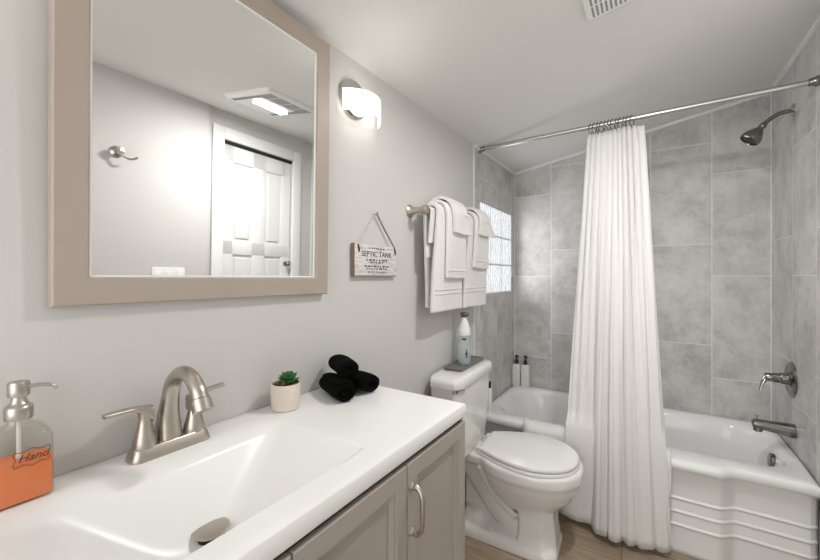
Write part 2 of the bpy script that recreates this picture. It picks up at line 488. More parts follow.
# closed door with casing (seen in the mirror)
b = MB()
cw = .078
b.box(W - .018, W + .001, DY0 - cw, DY0, 0, DZ + cw, .004)
b.box(W - .018, W + .001, DY1, DY1 + cw, 0, DZ + cw, .004)
b.box(W - .018, W + .001, DY0, DY1, DZ, DZ + cw, .004)
struct(b.build('trim_6', 'white_trim', local=True))
door = MB()
leaf0, leaf1 = DY0 + .006, DY1 - .006
xd = W + .012
door.box(xd + .012, xd + .035, leaf0, leaf1, .008, DZ - .022)
rails = [(.008, .20), (.82, .92), (1.42, 1.51), (DZ - .13, DZ - .022)]
st = .075; mid = (leaf0 + leaf1) / 2
for (y0, y1) in ((leaf0, leaf0 + st), (mid - st * .7, mid + st * .7), (leaf1 - st, leaf1)): door.box(xd, xd + .014, y0, y1, .008, DZ - .022, .0015)
for (z0, z1) in rails: door.box(xd, xd + .0139, leaf0, leaf1, z0, z1, .0015)
for (y0, y1) in ((leaf0 + st, mid - st * .7), (mid + st * .7, leaf1 - st)):
    for (a, c) in ((0, 1), (1, 2), (2, 3)):
        door.box(xd + .003, xd + .014, y0 + .02, y1 - .02, rails[a][1] + .02, rails[c][0] - .02, .006, 1)
do = struct(door.build('door_1', 'white_door', local=True))
b = MB(); b.lathe([(.018, 0), (.018, .006), (.008, .012), (.008, .025), (.018, .03), (.02, .042), (.012, .052)], n=20, M_=Matrix.Translation((xd, leaf1 - .035, 1.37)) @ Matrix.Rotation(R(-90), 4, 'Y'))
kb = b.build('door_knob', 'darkchrome', do, local=True)
b = MB(); b.box(W + .004, W + .05, DY0, DY1, DZ - .02, DZ); tr = b.build('door_track', 'dark', do, local=True)

# glass block window
b = MB()
gx0, gx1 = -.085, -.012
jy = .012
ys = [WY0 + (WY1 - WY0) * i / 3 for i in range(4)]; zs = [WZ0 + (WZ1 - WZ0) * i / 3 for i in range(4)]
for i, y in enumerate(ys): b.box(gx0, -.010, max(WY0, y - jy / 2), min(WY1, y + jy / 2), WZ0, WZ1)
for i, z in enumerate(zs): b.box(gx0, -.0101, WY0, WY1, max(WZ0, z - jy / 2), min(WZ1, z + jy / 2))
win = struct(b.build('window_1', 'grout', local=True))
for i in range(3):
    for j in range(3):
        b = MB(); b.box(gx0, gx1 + .006, ys[i] + .005, ys[i + 1] - .005, zs[j] + .005, zs[j + 1] - .005, .008, 3)
        b.build('glass_block', 'glassblock', win, local=True)

# ------------------------------------------------------------------ bathtub
TZ = .457
def p_front(x):      # how far the apron's middle section bows out
    return .045 * (sm((x - .28) / .06) - sm((x - 1.165) / .075))
N = 96
icx, icy, ihx, ihy = .7575, 2.555, .70, .285
def tubring(cx, cy, hx, hy, r, z):
    """rounded rectangle sampled along fixed directions from the basin's centre"""
    pl = []
    base = rrect(cx, cy, hx, hy, r, 0, 16)
    for i in range(len(base)):
        p, q = base[i], base[(i + 1) % len(base)]
        for k in range(24 if math.dist(p, q) > .1 else 1): pl.append((lerp(p[0], q[0], k / (24 if math.dist(p, q) > .1 else 1)), lerp(p[1], q[1], k / (24 if math.dist(p, q) > .1 else 1))))
    ang = [math.atan2(p[1] - icy, p[0] - icx) for p in pl]
    out = []
    for a in TUBANG:
        for i in range(len(pl)):
            a0, a1 = ang[i], ang[(i + 1) % len(pl)]
            d1 = (a1 - a0 + PI) % (2 * PI) - PI; d0 = (a - a0 + PI) % (2 * PI) - PI
            if d1 > 0 and 0 <= d0 < d1:
                t = d0 / d1; p, q = pl[i], pl[(i + 1) % len(pl)]
                out.append((lerp(p[0], q[0], t), lerp(p[1], q[1], t), z)); break
    return out
yb = D - .004; x0t, x1t = .004, W - .004
yfr = 2.145                               # front edge of the deck outside the bow
TUBANG = []
for k in range(100): TUBANG.append(math.atan2(yfr - icy, lerp(x0t, x1t, k / 100) - icx))
for k in range(40): TUBANG.append(math.atan2(lerp(yfr, yb, k / 40) - icy, x1t - icx))
for k in range(100): TUBANG.append(math.atan2(yb - icy, lerp(x1t, x0t, k / 100) - icx))
for k in range(40): TUBANG.append(math.atan2(lerp(yb, yfr, k / 40) - icy, x0t - icx))
inner = tubring(icx, icy, ihx, ihy, .17, TZ)
def outer_pt(p, z, out=0):
    """push a point of the inner ring outwards onto the deck's outline"""
    dx, dy = p[0] - icx, p[1] - icy
    cxo = (x0t + x1t) / 2; hx = (x1t - x0t) / 2 + out * 0
    tx = ((x1t if dx > 0 else x0t) - icx) / dx if abs(dx) > 1e-6 else 1e9
    ty = ((yb if dy > 0 else yfr - .0) - icy) / dy if abs(dy) > 1e-6 else 1e9
    t = min(tx, ty); x = icx + dx * t; y = icy + dy * t
    if dy < 0 and ty <= tx: y -= p_front(x)
    return (x, y, z)
rings = []
def shrink(ring, k, z): return [(icx + (p[0] - icx) * k, icy + (p[1] - icy) * k, z) for p in ring]
outer = [outer_pt(p, TZ) for p in inner]
def blend(a, b, t, z): return [(lerp(p[0], q[0], t), lerp(p[1], q[1], t), z) for p, q in zip(a, b)]
rings.append([(p[0], p[1] + (.006 if p[1] < 2.3 else 0), TZ - .045) for p in outer])
rings.append([(p[0], p[1], TZ - .038) for p in outer])
rings.append([(p[0], p[1], TZ - .014) for p in outer])
rings.append(blend(outer, inner, .05, TZ - .004))
rings.append(blend(outer, inner, .16, TZ))
rings.append(blend(outer, inner, .82, TZ - .002))
rings.append(blend(outer, inner, 1.0, TZ - .012))
for (dx, r, z, sh) in ((.02, .17, TZ - .035, 0), (.045, .17, .33, .0), (.075, .16, .2, -.0), (.10, .15, .12, 0), (.15, .13, .078, 0), (.25, .10, .066, 0)):
    rings.append(tubring(icx + dx * .25, icy, ihx - dx, ihy - dx * .62, r, z))
b = MB(); b.loft(rings, cap0=False)
tub = thing('bathtub', 'white alcove bathtub with ribbed apron between the tiled walls', 'bathtub', (W / 2, 2.53, 0))
b.build('tub_basin', 'enamel', tub, smooth=50)
# apron with three raised ribs
b = MB(); rows = []
prof = [(TZ - .028, .004), (TZ - .042, .007), (TZ - .055, .024), (TZ - .075, .033), (0.272, .0410), (0.268, .0372), (0.263, .0358), (0.258, .0375), (0.253, .0425), (0.210, .0410), (0.206, .0372), (0.201, .0358), (0.196, .0375), (0.191, .0425), (0.147, .0410), (0.143, .0372), (0.138, .0358), (0.133, .0375), (0.128, .0425), (.02, .050), (0, .048)]
xsa = [x0t + (x1t - x0t) * i / 120 for i in range(121)]
for z, off in prof: rows.append([(x, yfr - p_front(x) + off + .02 * (sm((x - (x1t - .03)) / .03) + sm((x0t + .03 - x) / .03)) * (1 if z < .4 else 0), z) for x in xsa])
b.grid(rows)
ap = b.build('apron', 'enamel', tub, smooth=28); mod_solid(ap, .004, -1)
# overflow plate on the drain end, drain in the floor
mo = Matrix.Translation((icx + ihx - .036, 2.556, .378)) @ Matrix.Rotation(R(-84), 4, 'Y')
b = MB(); b.lathe([(.036, -.012), (.036, .002), (.032, .005), (.010, .007), (.0, .007)], n=28, M_=mo)
b.build('overflow_plate', 'darkchrome', tub)
b = MB(); b.lathe([(.03, 0), (.03, .004), (.02, .007), (.0, .008)], (1.15, 2.555, .066), n=24); b.build('tub_drain', 'chrome', tub)

# bath mat folded over the tub's rim behind the curtain
b = MB(); rows = []
mprof = [(2.165, TZ + .016), (2.15, TZ + .019), (2.125, TZ + .018), (2.098, TZ + .006), (2.088, TZ - .02), (2.086, TZ - .08), (2.085, TZ - .13), (2.084, TZ - .175)]
nx = 60
mxs = [.30 + (.995 - .30) * i / nx for i in range(nx + 1)]
for k, (y, z) in enumerate(mprof):
    rows.append([(x, y - .004 + .0035 * math.sin(x * 31 + k) - (p_front(x) - .045) * .9 + .001 * math.sin(x * 90), z + .002 * math.sin(x * 40 + k * .7)) for x in mxs])
b.grid(rows)
bm_ = b.build('bath_mat', 'mat_terry', smooth=180); mod_solid(bm_, .014, 0); mod_sub(bm_, 1)
tag(bm_, 'white cotton bath mat folded over the tub rim behind the shower curtain', 'bath mat')

# ------------------------------------------------------------------ curtain rod, rings, curtain
RY, RZ = 2.2, 2.122
rod = thing('shower_curtain_rod', 'long steel shower curtain rod running from wall to wall above the tub', 'curtain rod', (W / 2, RY, RZ))
b = MB(); b.tube([(.02, RY, RZ), (W - .02, RY, RZ)], .0125, 20); b.build('rod_tube', 'rodm', rod)
for sx, xx in ((1, .001), (-1, W - .001)):
    b = MB(); b.lathe([(.022, 0), (.022, .01), (.017, .016), (.0155, .032), (.0125, .034)], n=24, M_=Matrix.Translation((xx, RY, RZ)) @ Matrix.Rotation(R(90 * sx), 4, 'Y'))
    b.build('rod_end_cap', 'darkchrome', rod)
NR = 12
ctop = lambda u: .622 + (.885 - .622) * u
ring0 = None
for i in range(NR):
    u = .06 + .80 * (i + .5) / NR; x = ctop(u) - .006
    if ring0 is None:
        b = MB(); path = []
        cz = -.010
        for k in range(25):
            a = 2 * PI * k / 24
            path.append((.004 * math.sin(a), .019 * math.sin(a), cz + .029 * math.cos(a)))
        b.tube(path, .0021, 8)
        ring0 = b.build('curtain_ring', 'darkchrome', local=True); o = ring0
    else:
        o = ring0.copy(); COL.objects.link(o)
    o.location = (x, RY, RZ - .0015); o.rotation_euler = (0, 0, R(random.uniform(-14, 14)))
    tag(o, 'small metal ring holding the white curtain on the rod', 'curtain ring', 'curtain rings on the rod')

bottom = [(.0, .517, 2.084), (.16, .595, 2.088), (.31, .664, 2.066), (.42, .722, 2.020), (.53, .772, 2.022), (.64, .823, 2.036), (.72, .858, 2.030), (.82, .905, 2.043), (.91, .952, 2.062), (1.0, .997, 2.078)]
NU, NV = 300, 60
rows = []; uvs = []
for j in range(NV + 1):
    v = j / NV
    row = []
    for i in range(NU + 1):
        u = i / NU
        ub = u
        bx = interp(ub, [(q[0], q[1]) for q in bottom]); by = interp(ub, [(q[0], q[2]) for q in bottom])
        z = lerp(2.083, .035, v)
        tx = ctop(u)
        x = lerp(tx, bx, v ** .93)
        # vertical hang: straight from the rod, then standing off the rim
        y = lerp(RY - .002, by, sm(v / .82) * .85 + .15 * v)
        nf = 11.5
        ph = 2 * PI * (nf * u + .18 * math.sin(2 * PI * u * 1.7) + .1 * math.sin(3 * v + 5 * u))
        nb = 6.0
        phb = 2 * PI * (nb * (u ** 1.25) + .12 * math.sin(7 * u + 2.2 * v)) + .6
        amp_t = .016 * (1 - .35 * v) * (.55 + .45 * math.sin(9 * u + 1.3))
        wt = sm((v - .02) / .75)
        fold_t = math.sin(ph) * amp_t * (1 - wt * .72)
        fold_b = (math.sin(phb) * .75 + .25 * math.sin(2.3 * phb + 1)) * .023 * wt * (.65 + .35 * math.sin(5 * u + .5)) * (.35 + .65 * sm((u - .2) / .25))
        y += fold_t + fold_b + .0010 * math.sin(2 * PI * 38 * u + 2 * math.sin(9 * u)) * min(1, 4 * v)
        x += .006 * math.cos(ph) * (1 - wt) + .010 * math.cos(phb) * wt * (sm((u - .2) / .25)) * min(1, (1 - u) * 12)
        if v < .02: z -= .006 * (1 - math.cos(2 * PI * NR * u)) / 2 * 1.4
        if z < TZ + .1: y = min(y, 2.063 + max(0, .262 - z) * .09)
        z += .006 * math.sin(phb + 1) * sm((v - .9) / .1)
        row.append((x, y, z)); uvs.append((u * 7, v * 3))
    rows.append(row)
b = MB(); b.grid(rows)
cu = b.build('shower_curtain', 'curtain', smooth=180, uv=uvs)
tag(cu, 'long white pleated fabric shower curtain hanging outside the tub', 'shower curtain')
mod_solid(cu, .0016, 0)

# ------------------------------------------------------------------ shower fittings on the right wall
sh = thing('shower', 'dark nickel shower head on a bent arm from the right tiled wall', 'shower', (W, 2.53, 2.12))
b = MB(); b.lathe([(.032, 0), (.032, .004), (.024, .010), (.014, .014), (.011, .016)], n=28, M_=Matrix.Translation((W, 2.53, 2.125)) @ Matrix.Rotation(R(-90), 4, 'Y')); b.build('flange', 'chrome', sh)
arm = cat_rom([(W - .005, 2.53, 2.125), (W - .05, 2.53, 2.120), (W - .088, 2.53, 2.098), (W - .106, 2.53, 2.080)], 8)
b = MB(); b.tube(arm, .0105, 16); b.build('shower_arm', 'darkchrome', sh)
dirv = Vector((-.62, -.05, -.78)).normalized()
Q = Vector((0, 0, 1)).rotation_difference(dirv).to_matrix().to_4x4()
b = MB(); b.lathe([(.012, -.005), (.014, .0), (.016, .012), (.013, .018), (.016, .026), (.031, .048), (.043, .070), (.046, .084), (.045, .092), (.040, .096), (.039, .091), (.0, .091)], n=36, M_=Matrix.Translation(arm[-1]) @ Q)
hd = b.build('spray_head', 'darkchrome', sh)
b = MB()
for r_, n_ in ((.010, 6), (.021, 12), (.032, 18)):
    for k in range(n_):
        a = 2 * PI * k / n_
        b.lathe([(.002, .0905), (.0016, .096), (0, .096)], (r_ * math.cos(a), r_ * math.sin(a), 0), n=8, M_=Matrix.Translation(arm[-1]) @ Q)
b.build('nozzles', 'black_plastic', hd)

va = thing('shower_valve', 'round polished valve plate with lever handle on the right tiled wall', 'shower valve', (W, 2.556, .80))
RX = Matrix.Translation((W, 2.556, .80)) @ Matrix.Rotation(R(-90), 4, 'Y')
b = MB(); b.lathe([(.088, 0), (.088, .003), (.084, .008), (.066, .013), (.062, .011), (.04, .014), (.036, .02), (.0, .02)], n=48, M_=RX); b.build('valve_plate', 'darkchrome', va)
b = MB(); b.lathe([(.03, .018), (.028, .04), (.024, .044), (.024, .066), (.021, .07), (.021, .092), (.017, .1), (.0, .1)], n=32, M_=RX); b.build('valve_stem', 'darkchrome', va)
b = MB(); b.tube([(W - .085, 2.556, .808), (W - .098, 2.556, .79), (W - .110, 2.55, .76), (W - .120, 2.545, .725)], [.014, .013, .0095, .006], 14, flat=[1, 1, .8, .7]); b.build('lever', 'chrome', va)

sp = thing('tub_spout', 'polished tub spout low on the right tiled wall under the valve', 'tub spout', (W, 2.51, .56))
b = MB()
rr = []
for t_, r1, zc in ((0, .033, .560), (.012, .0335, .560), (.03, .032, .561), (.07, .0285, .564), (.11, .0255, .566), (.135, .0245, .567), (.15, .023, .567), (.155, .015, .567)):
    rr.append([(W - .0005 - t_, 2.51 + r1 * math.cos(2 * PI * k / 24), zc + r1 * (.95 + .1 * (math.sin(2 * PI * k / 24) < 0)) * math.sin(2 * PI * k / 24)) for k in range(24)])
b.loft(rr); b.build('spout_body', 'darkchrome', sp)
b = MB(); b.lathe([(.019, 0), (.019, -.018), (.016, -.022), (.014, -.016), (.0, -.016)], (W - .133, 2.51, .552), n=20); b.build('spout_outlet', 'darkchrome', sp)
b = MB(); b.lathe([(.0045, 0), (.0045, .014), (.009, .016), (.009, .022), (0, .024)], (W - .138, 2.51, .589), n=16); b.build('diverter_knob', 'chrome', sp)

# two pump bottles in the far tub corner
def pump_bottle(name, x, y, label):
    r = thing(name, label, 'bottle', (x, y, TZ), group='pump bottles in the tub corner')
    b = MB(); b.loft([rrect(x, y, .029, .026, .012, TZ + z, 6) if True else 0 for z in (.0,)] + [rrect(x, y, .030, .027, .012, TZ + z, 6) for z in (.004, .158)] + [rrect(x, y, .026, .023, .012, TZ + .166, 6), rrect(x, y, .012, .012, .0115, TZ + .172, 6)])
    bo = b.build('bottle_body', 'pattern', r)
    b = MB(); b.lathe([(.0145, .17), (.0145, .196), (.0105, .202), (.006, .204), (.006, .224), (.011, .225), (.011, .238), (.0, .24)], (x, y, TZ), n=20)
    pu = b.build('pump', 'black_plastic', r)
    b = MB(); b.tube([(x, y, TZ + .232), (x + .015, y - .018, TZ + .233), (x + .026, y - .031, TZ + .226)], [.006, .0055, .004], 10); b.build('pump_spout', 'black_plastic', pu)
    # pale printed squiggles
    b = MB()
    for k in range(7):
        zz = TZ + .02 + .02 * k; a = random.uniform(-.015, .01)
        b.tube([(x + a, y - .0275, zz), (x + a + .006, y - .0277, zz + .006), (x + a + .012, y - .0275, zz + .002)], .0007, 5)
    b.build('print', 'dark_plastic', bo)
pump_bottle('pump_bottle', .032, 2.872, 'white pump bottle with black pump, nearer the tub corner')
pump_bottle('pump_bottle', .099, 2.878, 'white pump bottle with black pump, right-hand one of the pair')
# slim bottle behind the toilet tank
r = thing('slim_bottle', 'slim white bottle with black cap on the tub rim behind the tank', 'bottle', (.062, 2.207, TZ))
b = MB(); b.lathe([(.016, 0), (.017, .004), (.017, .145), (.011, .155), (.0, .155)], (.062, 2.207, TZ), n=20); b.build('bottle_body', 'white_plastic', r)
b = MB(); b.lathe([(.012, .153), (.012, .188), (.010, .192), (.0, .192)], (.062, 2.207, TZ), n=18); b.build('cap', 'black_plastic', r)

# ------------------------------------------------------------------ toilet (x away from the wall)
to = thing('toilet', 'white two-piece toilet with closed lid between vanity and tub', 'toilet', (0, 1.815, 0), R(2.5), local=True)
b = MB()
# foot plate
b.loft([rrect(.318, 0, .238, .125, .05, z, 6) for z in (0, .035)] + [rrect(.316, 0, .232, .118, .05, .05, 6), rrect(.314, 0, .222, .105, .05, .062, 6)])
# front column
def oct_ring(x0, x1, hw, ch, z):
    pts = [(x0, -hw), (x1 - ch, -hw), (x1, -hw + ch * 1.1), (x1, hw - ch * 1.1), (x1 - ch, hw), (x0, hw)]
    out = []
    for i in range(len(pts)):
        p, q = Vector(pts[i]), Vector(pts[(i + 1) % len(pts)])
        for k in range(5): 
            w = p.lerp(q, k / 5); out.append((w.x, w.y, z))
    return out
b.loft([oct_ring(.37, .556, .128, .05, 0), oct_ring(.375, .552, .124, .05, .03), oct_ring(.385, .545, .108, .045, .10), oct_ring(.385, .535, .100, .04, .18), oct_ring(.37, .535, .105, .04, .25), oct_ring(.36, .54, .11, .04, .32)])
# bowl
b.loft([sell(.40, 0, .13, .09, 2.2, .19), sell(.40, 0, .165, .115, 2.2, .225), sell(.405, 0, .205, .15, 2.2, .275), sell(.41, 0, .228, .178, 2.2, .325), sell(.41, 0, .240, .192, 2.2, .365), sell(.41, 0, .2465, .2, 2.2, .375), sell(.41, 0, .2475, .201, 2.2, .415), sell(.41, 0, .240, .195, 2.2, .426)])
# shelf under the tank
b.loft([rrect(.15, 0, .125, .10, .04, .36, 6), rrect(.15, 0, .135, .125, .04, .385, 6), rrect(.15, 0, .135, .128, .04, .418, 6), rrect(.15, 0, .13, .122, .04, .425, 6)])
# trapway: one pipe looping from the bowl down to the back, bulging on both sides
tw = cat_rom([(.10, 0, .36), (.15, 0, .32), (.21, 0, .24), (.28, 0, .15), (.35, 0, .08), (.40, 0, .05)], 6)
b.tube([tuple(p) for p in tw], [lerp(.088, .07, k / (len(tw) - 1)) for k in range(len(tw))], 20)
for sy in (-1, 1):
    b.tube([tuple(p) for p in cat_rom([(.20, sy * .118, .372), (.225, sy * .105, .31), (.265, sy * .088, .245), (.315, sy * .075, .19), (.37, sy * .07, .15)], 6)], .016, 12)
b.loft([sell(.155, 0, .075, .105, 2.4, .03), sell(.155, 0, .07, .10, 2.4, .08), sell(.15, 0, .055, .085, 2.4, .115), sell(.145, 0, .03, .05, 2.2, .13)])
b.box(.09, .38, -.035, .035, .03, .34, .01)
b.tube([tuple(Vector(p) + Vector((0, 0, 0))) for p in cat_rom([(.08, 0, .37), (.17, 0, .345), (.25, 0, .30)], 5)], .085, 16)
bo = b.build('bowl', 'porcelain', to, smooth=180, local=True)
q = bo.modifiers.new('fuse', 'REMESH'); q.mode = 'VOXEL'; q.voxel_size = .0065; q.use_smooth_shade = True
q = bo.modifiers.new('soften', 'SMOOTH'); q.factor = .5; q.iterations = 7
# seat and lid
LIDH = cat_rom([(-.226, 0, 0), (-.226, .05, 0), (-.225, .100, 0), (-.218, .114, 0), (-.20, .124, 0), (-.14, .155, 0), (-.07, .181, 0), (0, .193, 0), (.07, .187, 0), (.13, .163, 0), (.175, .128, 0), (.205, .085, 0), (.219, .042, 0), (.223, 0, 0)], 5)
LIDO = [(p.x, p.y) for p in LIDH] + [(p.x, -p.y) for p in LIDH[-2:0:-1]]
def lid_ring(s, z):
    """egg-shaped outline with a straight back edge"""
    return [(.415 + x * s, y * s, z) for x, y in LIDO]
b = MB(); b.loft([lid_ring(.985, .424), lid_ring(1.01, .427), lid_ring(1.013, .438), lid_ring(1.0, .4415)]); se = b.build('seat', 'seat', to, smooth=50, local=True)
b = MB(); b.loft([lid_ring(.985, .443), lid_ring(.998, .446), lid_ring(1.0, .455), lid_ring(.985, .461), lid_ring(.93, .4635), lid_ring(.5, .4655)]); ld = b.build('lid', 'seat', to, smooth=50, local=True)
for sy in (-1, 1):
    b = MB(); b.loft([rrect(.187, sy * .075, .018, .022, .012, z, 5) for z in (.424, .448)] + [rrect(.187, sy * .075, .013, .017, .012, .453, 5)]); b.build('seat_hinge', 'seat', to, local=True)
    b = MB(); b.lathe([(.013, .06), (.013, .068), (.009, .078), (.0, .082)], (.25, sy * .098, 0), n=16); b.build('bolt_cap', 'seat', to, local=True)
# tank
def tank_ring(hw, xf, z, bow=.018):
    pts = [(.014, -hw + .012), (.014, hw - .012)]
    out = []
    for p in rrect(0, 0, 1, 1, .28, 0, 6):
        x = .014 + (xf - .014) * (p[0] + 1) / 2; y = hw * p[1]
        x += bow * (1 - p[1] ** 2) * max(0, p[0])
        out.append((x, y, z))
    return out
TC = -.062
b = MB(); b.loft([tank_ring(.182, .135, .424), tank_ring(.196, .145, .432), tank_ring(.212, .15, .50), tank_ring(.238, .155, .65), tank_ring(.248, .158, .788)], M_=Matrix.Translation((0, TC, 0)))
b.build('tank', 'porcelain', to, smooth=45, local=True)
b = MB(); b.loft([tank_ring(.25, .161, .786), tank_ring(.26, .169, .790), tank_ring(.262, .171, .81), tank_ring(.257, .167, .827), tank_ring(.245, .157, .834), tank_ring(.12, .11, .836)], M_=Matrix.Translation((0, TC, 0)))
b.build('tank_lid', 'porcelain', to, smooth=45, local=True)
b = MB(); b.lathe([(.013, 0), (.013, .006), (.008, .010), (.008, .016), (.0, .016)], n=18, M_=Matrix.Translation((.140, TC - .236, .776)) @ Matrix.Rotation(R(90), 4, 'Y'))
b.tube([(.156, TC - .236, .776), (.166, TC - .215, .775), (.172, TC - .187, .771)], [.006, .0055, .007], 10)
b.build('flush_lever', 'chrome', to, local=True)

# tray and spray bottle on the tank
ZT = .837
ty = 1.815
tr_ = thing('tray', 'grey oblong tray with a raised rim on the toilet tank', 'tray', (.075, ty, ZT), R(2.5), local=True)
b = MB(); b.loft([rrect(0, 0, .050, .165, .02, 0, 6), rrect(0, 0, .056, .172, .022, .012, 6), rrect(0, 0, .053, .169, .02, .013, 6), rrect(0, 0, .047, .162, .018, .005, 6)]); b.build('tray_body', 'tray', tr_, local=True, smooth=30)
sx_, sy_ = .078, 1.80
zb = ZT + .0055
spb = thing('spray_bottle', 'clear spray bottle with white head standing on the grey tray', 'spray bottle', (sx_, sy_, zb))
b = MB(); b.lathe([(.0, 0), (.031, 0), (.034, .004), (.034, .145), (.030, .158), (.02, .162), (.0, .162)], (sx_, sy_, zb), n=32); sb = b.build('bottle_body', 'clear_plastic', spb)
b = MB(); b.lathe([(.0, .003), (.030, .003), (.0315, .008), (.0315, .024), (.0, .025)], (sx_, sy_, zb), n=32); b.build('bottle_contents', 'teal', sb)
b = MB(); b.lathe([(.033, .155), (.0345, .165), (.032, .19), (.024, .215), (.017, .232), (.014, .25), (.0, .252)], (sx_, sy_, zb), n=32); b.build('spray_head', 'white_plastic', spb)
b = MB(); b.loft([sell(sx_, sy_, .015, .015, 2, zb + .25, 24), sell(sx_ + .003, sy_ - .003, .02, .018, 2, zb + .256, 24), sell(sx_ + .006, sy_ - .006, .025, .02, 2, zb + .268, 24), sell(sx_ + .006, sy_ - .006, .020, .016, 2, zb + .276, 24)]); b.build('spray_nozzle', 'dark_plastic', spb)
# dark cross and top band printed on the side facing the room
va_ = math.atan2(0 - sy_, .911 - sx_)
def on_cyl(a, z, r_): return (sx_ + r_ * math.cos(va_ + a), sy_ + r_ * math.sin(va_ + a), zb + z)
def patch(b, a0, a1, z0, z1, r_=.0346):
    rows = [[on_cyl(lerp(a0, a1, k / 6), z, r_) for k in range(7)] for z in (z0, z1)]
    b.grid(rows)
b = MB(); patch(b, .12, .62, .056, .066); patch(b, .29, .46, .040, .083); pr_ = b.build('printed_cross', 'navy', sb); mod_solid(pr_, .0004, 1)
b = MB(); patch(b, -.35, .3, .132, .142); pr_ = b.build('printed_band', 'navy', sb); mod_solid(pr_, .0004, 1)

# ------------------------------------------------------------------ towel bar and towels
BX, BZ = .080, 1.605
by0, by1 = 1.385, 2.066
tb = thing('towel_bar', 'brushed nickel towel bar on the wall above the toilet', 'towel bar', (0, 1.7, BZ))
for yy in (by0, by1):
    b = MB(); b.lathe([(.030, 0), (.030, .004), (.020, .012), (.014, .035), (.0135, .055), (.017, .066), (.021, .080), (.020, .092), (.012, .096), (.0, .096)], n=28, M_=Matrix.Translation((0.0005, yy, BZ)) @ Matrix.Rotation(R(90), 4, 'Y'))
    b.build('bar_post', 'nickel', tb)
b = MB(); b.tube([(BX, by0, BZ), (BX, by1, BZ)], .009, 16); b.build('bar', 'nickel', tb)

def draped(name, y0, y1, off, zf, zbk, label, cat, th, group=None, taper=0, wav=.004, ripple=0, seed=0, band=None, lean=0.0, bulge=0):
    """a towel hung over the bar: back fall, turn over the bar, front fall"""
    prof = []
    nb = 14; off += .0
    for k in range(nb): prof.append((BX - off * .97, lerp(zbk, BZ, k / nb), -1))
    for k in range(13):
        a = PI - PI * k / 12
        prof.append((BX + off * (.985 + .015 * math.cos(a)) * math.cos(a), BZ + (off + bulge) * math.sin(a), 0))
    nf = 26
    for k in range(1, nf + 1): prof.append((BX + off, lerp(BZ, zf, k / nf), k / nf))
    rows = []; ny = 28
    for (x, z, s) in prof:
        row = []
        for j in range(ny + 1):
            t = j / ny
            tp = taper * (1 - abs(max(s, 0)))
            y = lerp(y0 + tp, y1 - tp, t) + lean * max(s, 0)
            w = (noise.noise(Vector((seed * 7 + y * 9, z * 3, seed))) * wav * (1 + max(s, 0)))
            xx = x + (w + ripple * math.sin(y * 21 + seed)) * (1 if s > 0 else 0)
            zz = z + (noise.noise(Vector((seed + y * 14, 3.1, seed * 3))) * .006 if s in (1, -1) and (z == zf or z == zbk) else 0)
            dz_ = sm((BZ - z) / .42)
            xx += -.022 * dz_ if s > 0 else (.010 * dz_ if s < 0 else 0)
            if s == 0: zz += bulge * .35 * math.sin(PI * t) 
            row.append((max(xx, .0085), y, zz))
        rows.append(row)
    b = MB(); b.grid(rows)
    o = b.build(name, 'terry', smooth=180)
    mod_solid(o, th, 0); q = o.modifiers.new('round', 'BEVEL'); q.width = th * .3; q.segments = 2; q.limit_method = 'ANGLE'
    mod_sub(o, 1)
    tag(o, label, cat, group)
    if band:
        for (za, zb_) in band:
            bb = MB(); rws = []
            for z in (za, (za + zb_) / 2, zb_):
                s = (BZ - z) / (BZ - zf)
                rws.append([(BX + off + th / 2 + .0008 - .022 * sm((BZ - z) / .42) + noise.noise(Vector((seed * 7 + lerp(y0, y1, j / ny) * 9, z * 3, seed))) * wav * (1 + s) + ripple * math.sin((lerp(y0 + taper * (1 - s) + .002, y1 - taper * (1 - s) - .002, j / ny) + lean * s) * 21 + seed), lerp(y0 + taper * (1 - s) + .002, y1 - taper * (1 - s) - .002, j / ny) + lean * s, z) for j in range(ny + 1)])
            bb.grid(rws); wb_ = bb.build('woven_band', 'band', o); mod_solid(wb_, .0012, 0)
    return o
M['band'] = mat('smooth_white_border', (230, 228, 224), .7, var=.02)
G_ = 'white towels on the bar'
draped('washcloth', 1.409, 1.60, .0152, 1.46, 1.395, 'white washcloth hung under the left towels, its edge showing at the bar end', 'towel', .009, G_, seed=1, taper=.004)
draped('bath_towel', 1.420, 1.735, .0345, 1.145, 1.165, 'large white bath towel, left one, hanging lowest on the towel bar', 'towel', .020, G_, seed=1, taper=.02, band=((1.245, 1.253), (1.225, 1.233)), ripple=.004)
draped('bath_towel', 1.745, 2.045, .0345, 1.145, 1.165, 'large white bath towel, right one, hanging lowest beside the window', 'towel', .020, G_, seed=2, taper=.015, band=((1.245, 1.253), (1.225, 1.233)), ripple=.004)
draped('hand_towel', 1.475, 1.700, .0549, 1.300, 1.42, 'white hand towel layered over the left bath towel', 'towel', .016, G_, seed=1, ripple=.004, taper=.012, lean=.03, band=((1.335, 1.342),))
draped('hand_towel', 1.800, 2.005, .0549, 1.355, 1.42, 'white hand towel layered over the right bath towel', 'towel', .016, G_, seed=2, ripple=.004, taper=.012, lean=.015, band=((1.392, 1.399),))
draped('washcloth', 1.490, 1.700, .0728, 1.515, 1.50, 'small white washcloth on top of the left towels', 'towel', .014, G_, seed=1, ripple=.004, taper=.03, lean=.04, bulge=.006)
draped('washcloth', 1.815, 2.015, .0728, 1.535, 1.50, 'small white washcloth on top of the right towels', 'towel', .014, G_, seed=2, ripple=.004, taper=.03, lean=.03, bulge=.006)

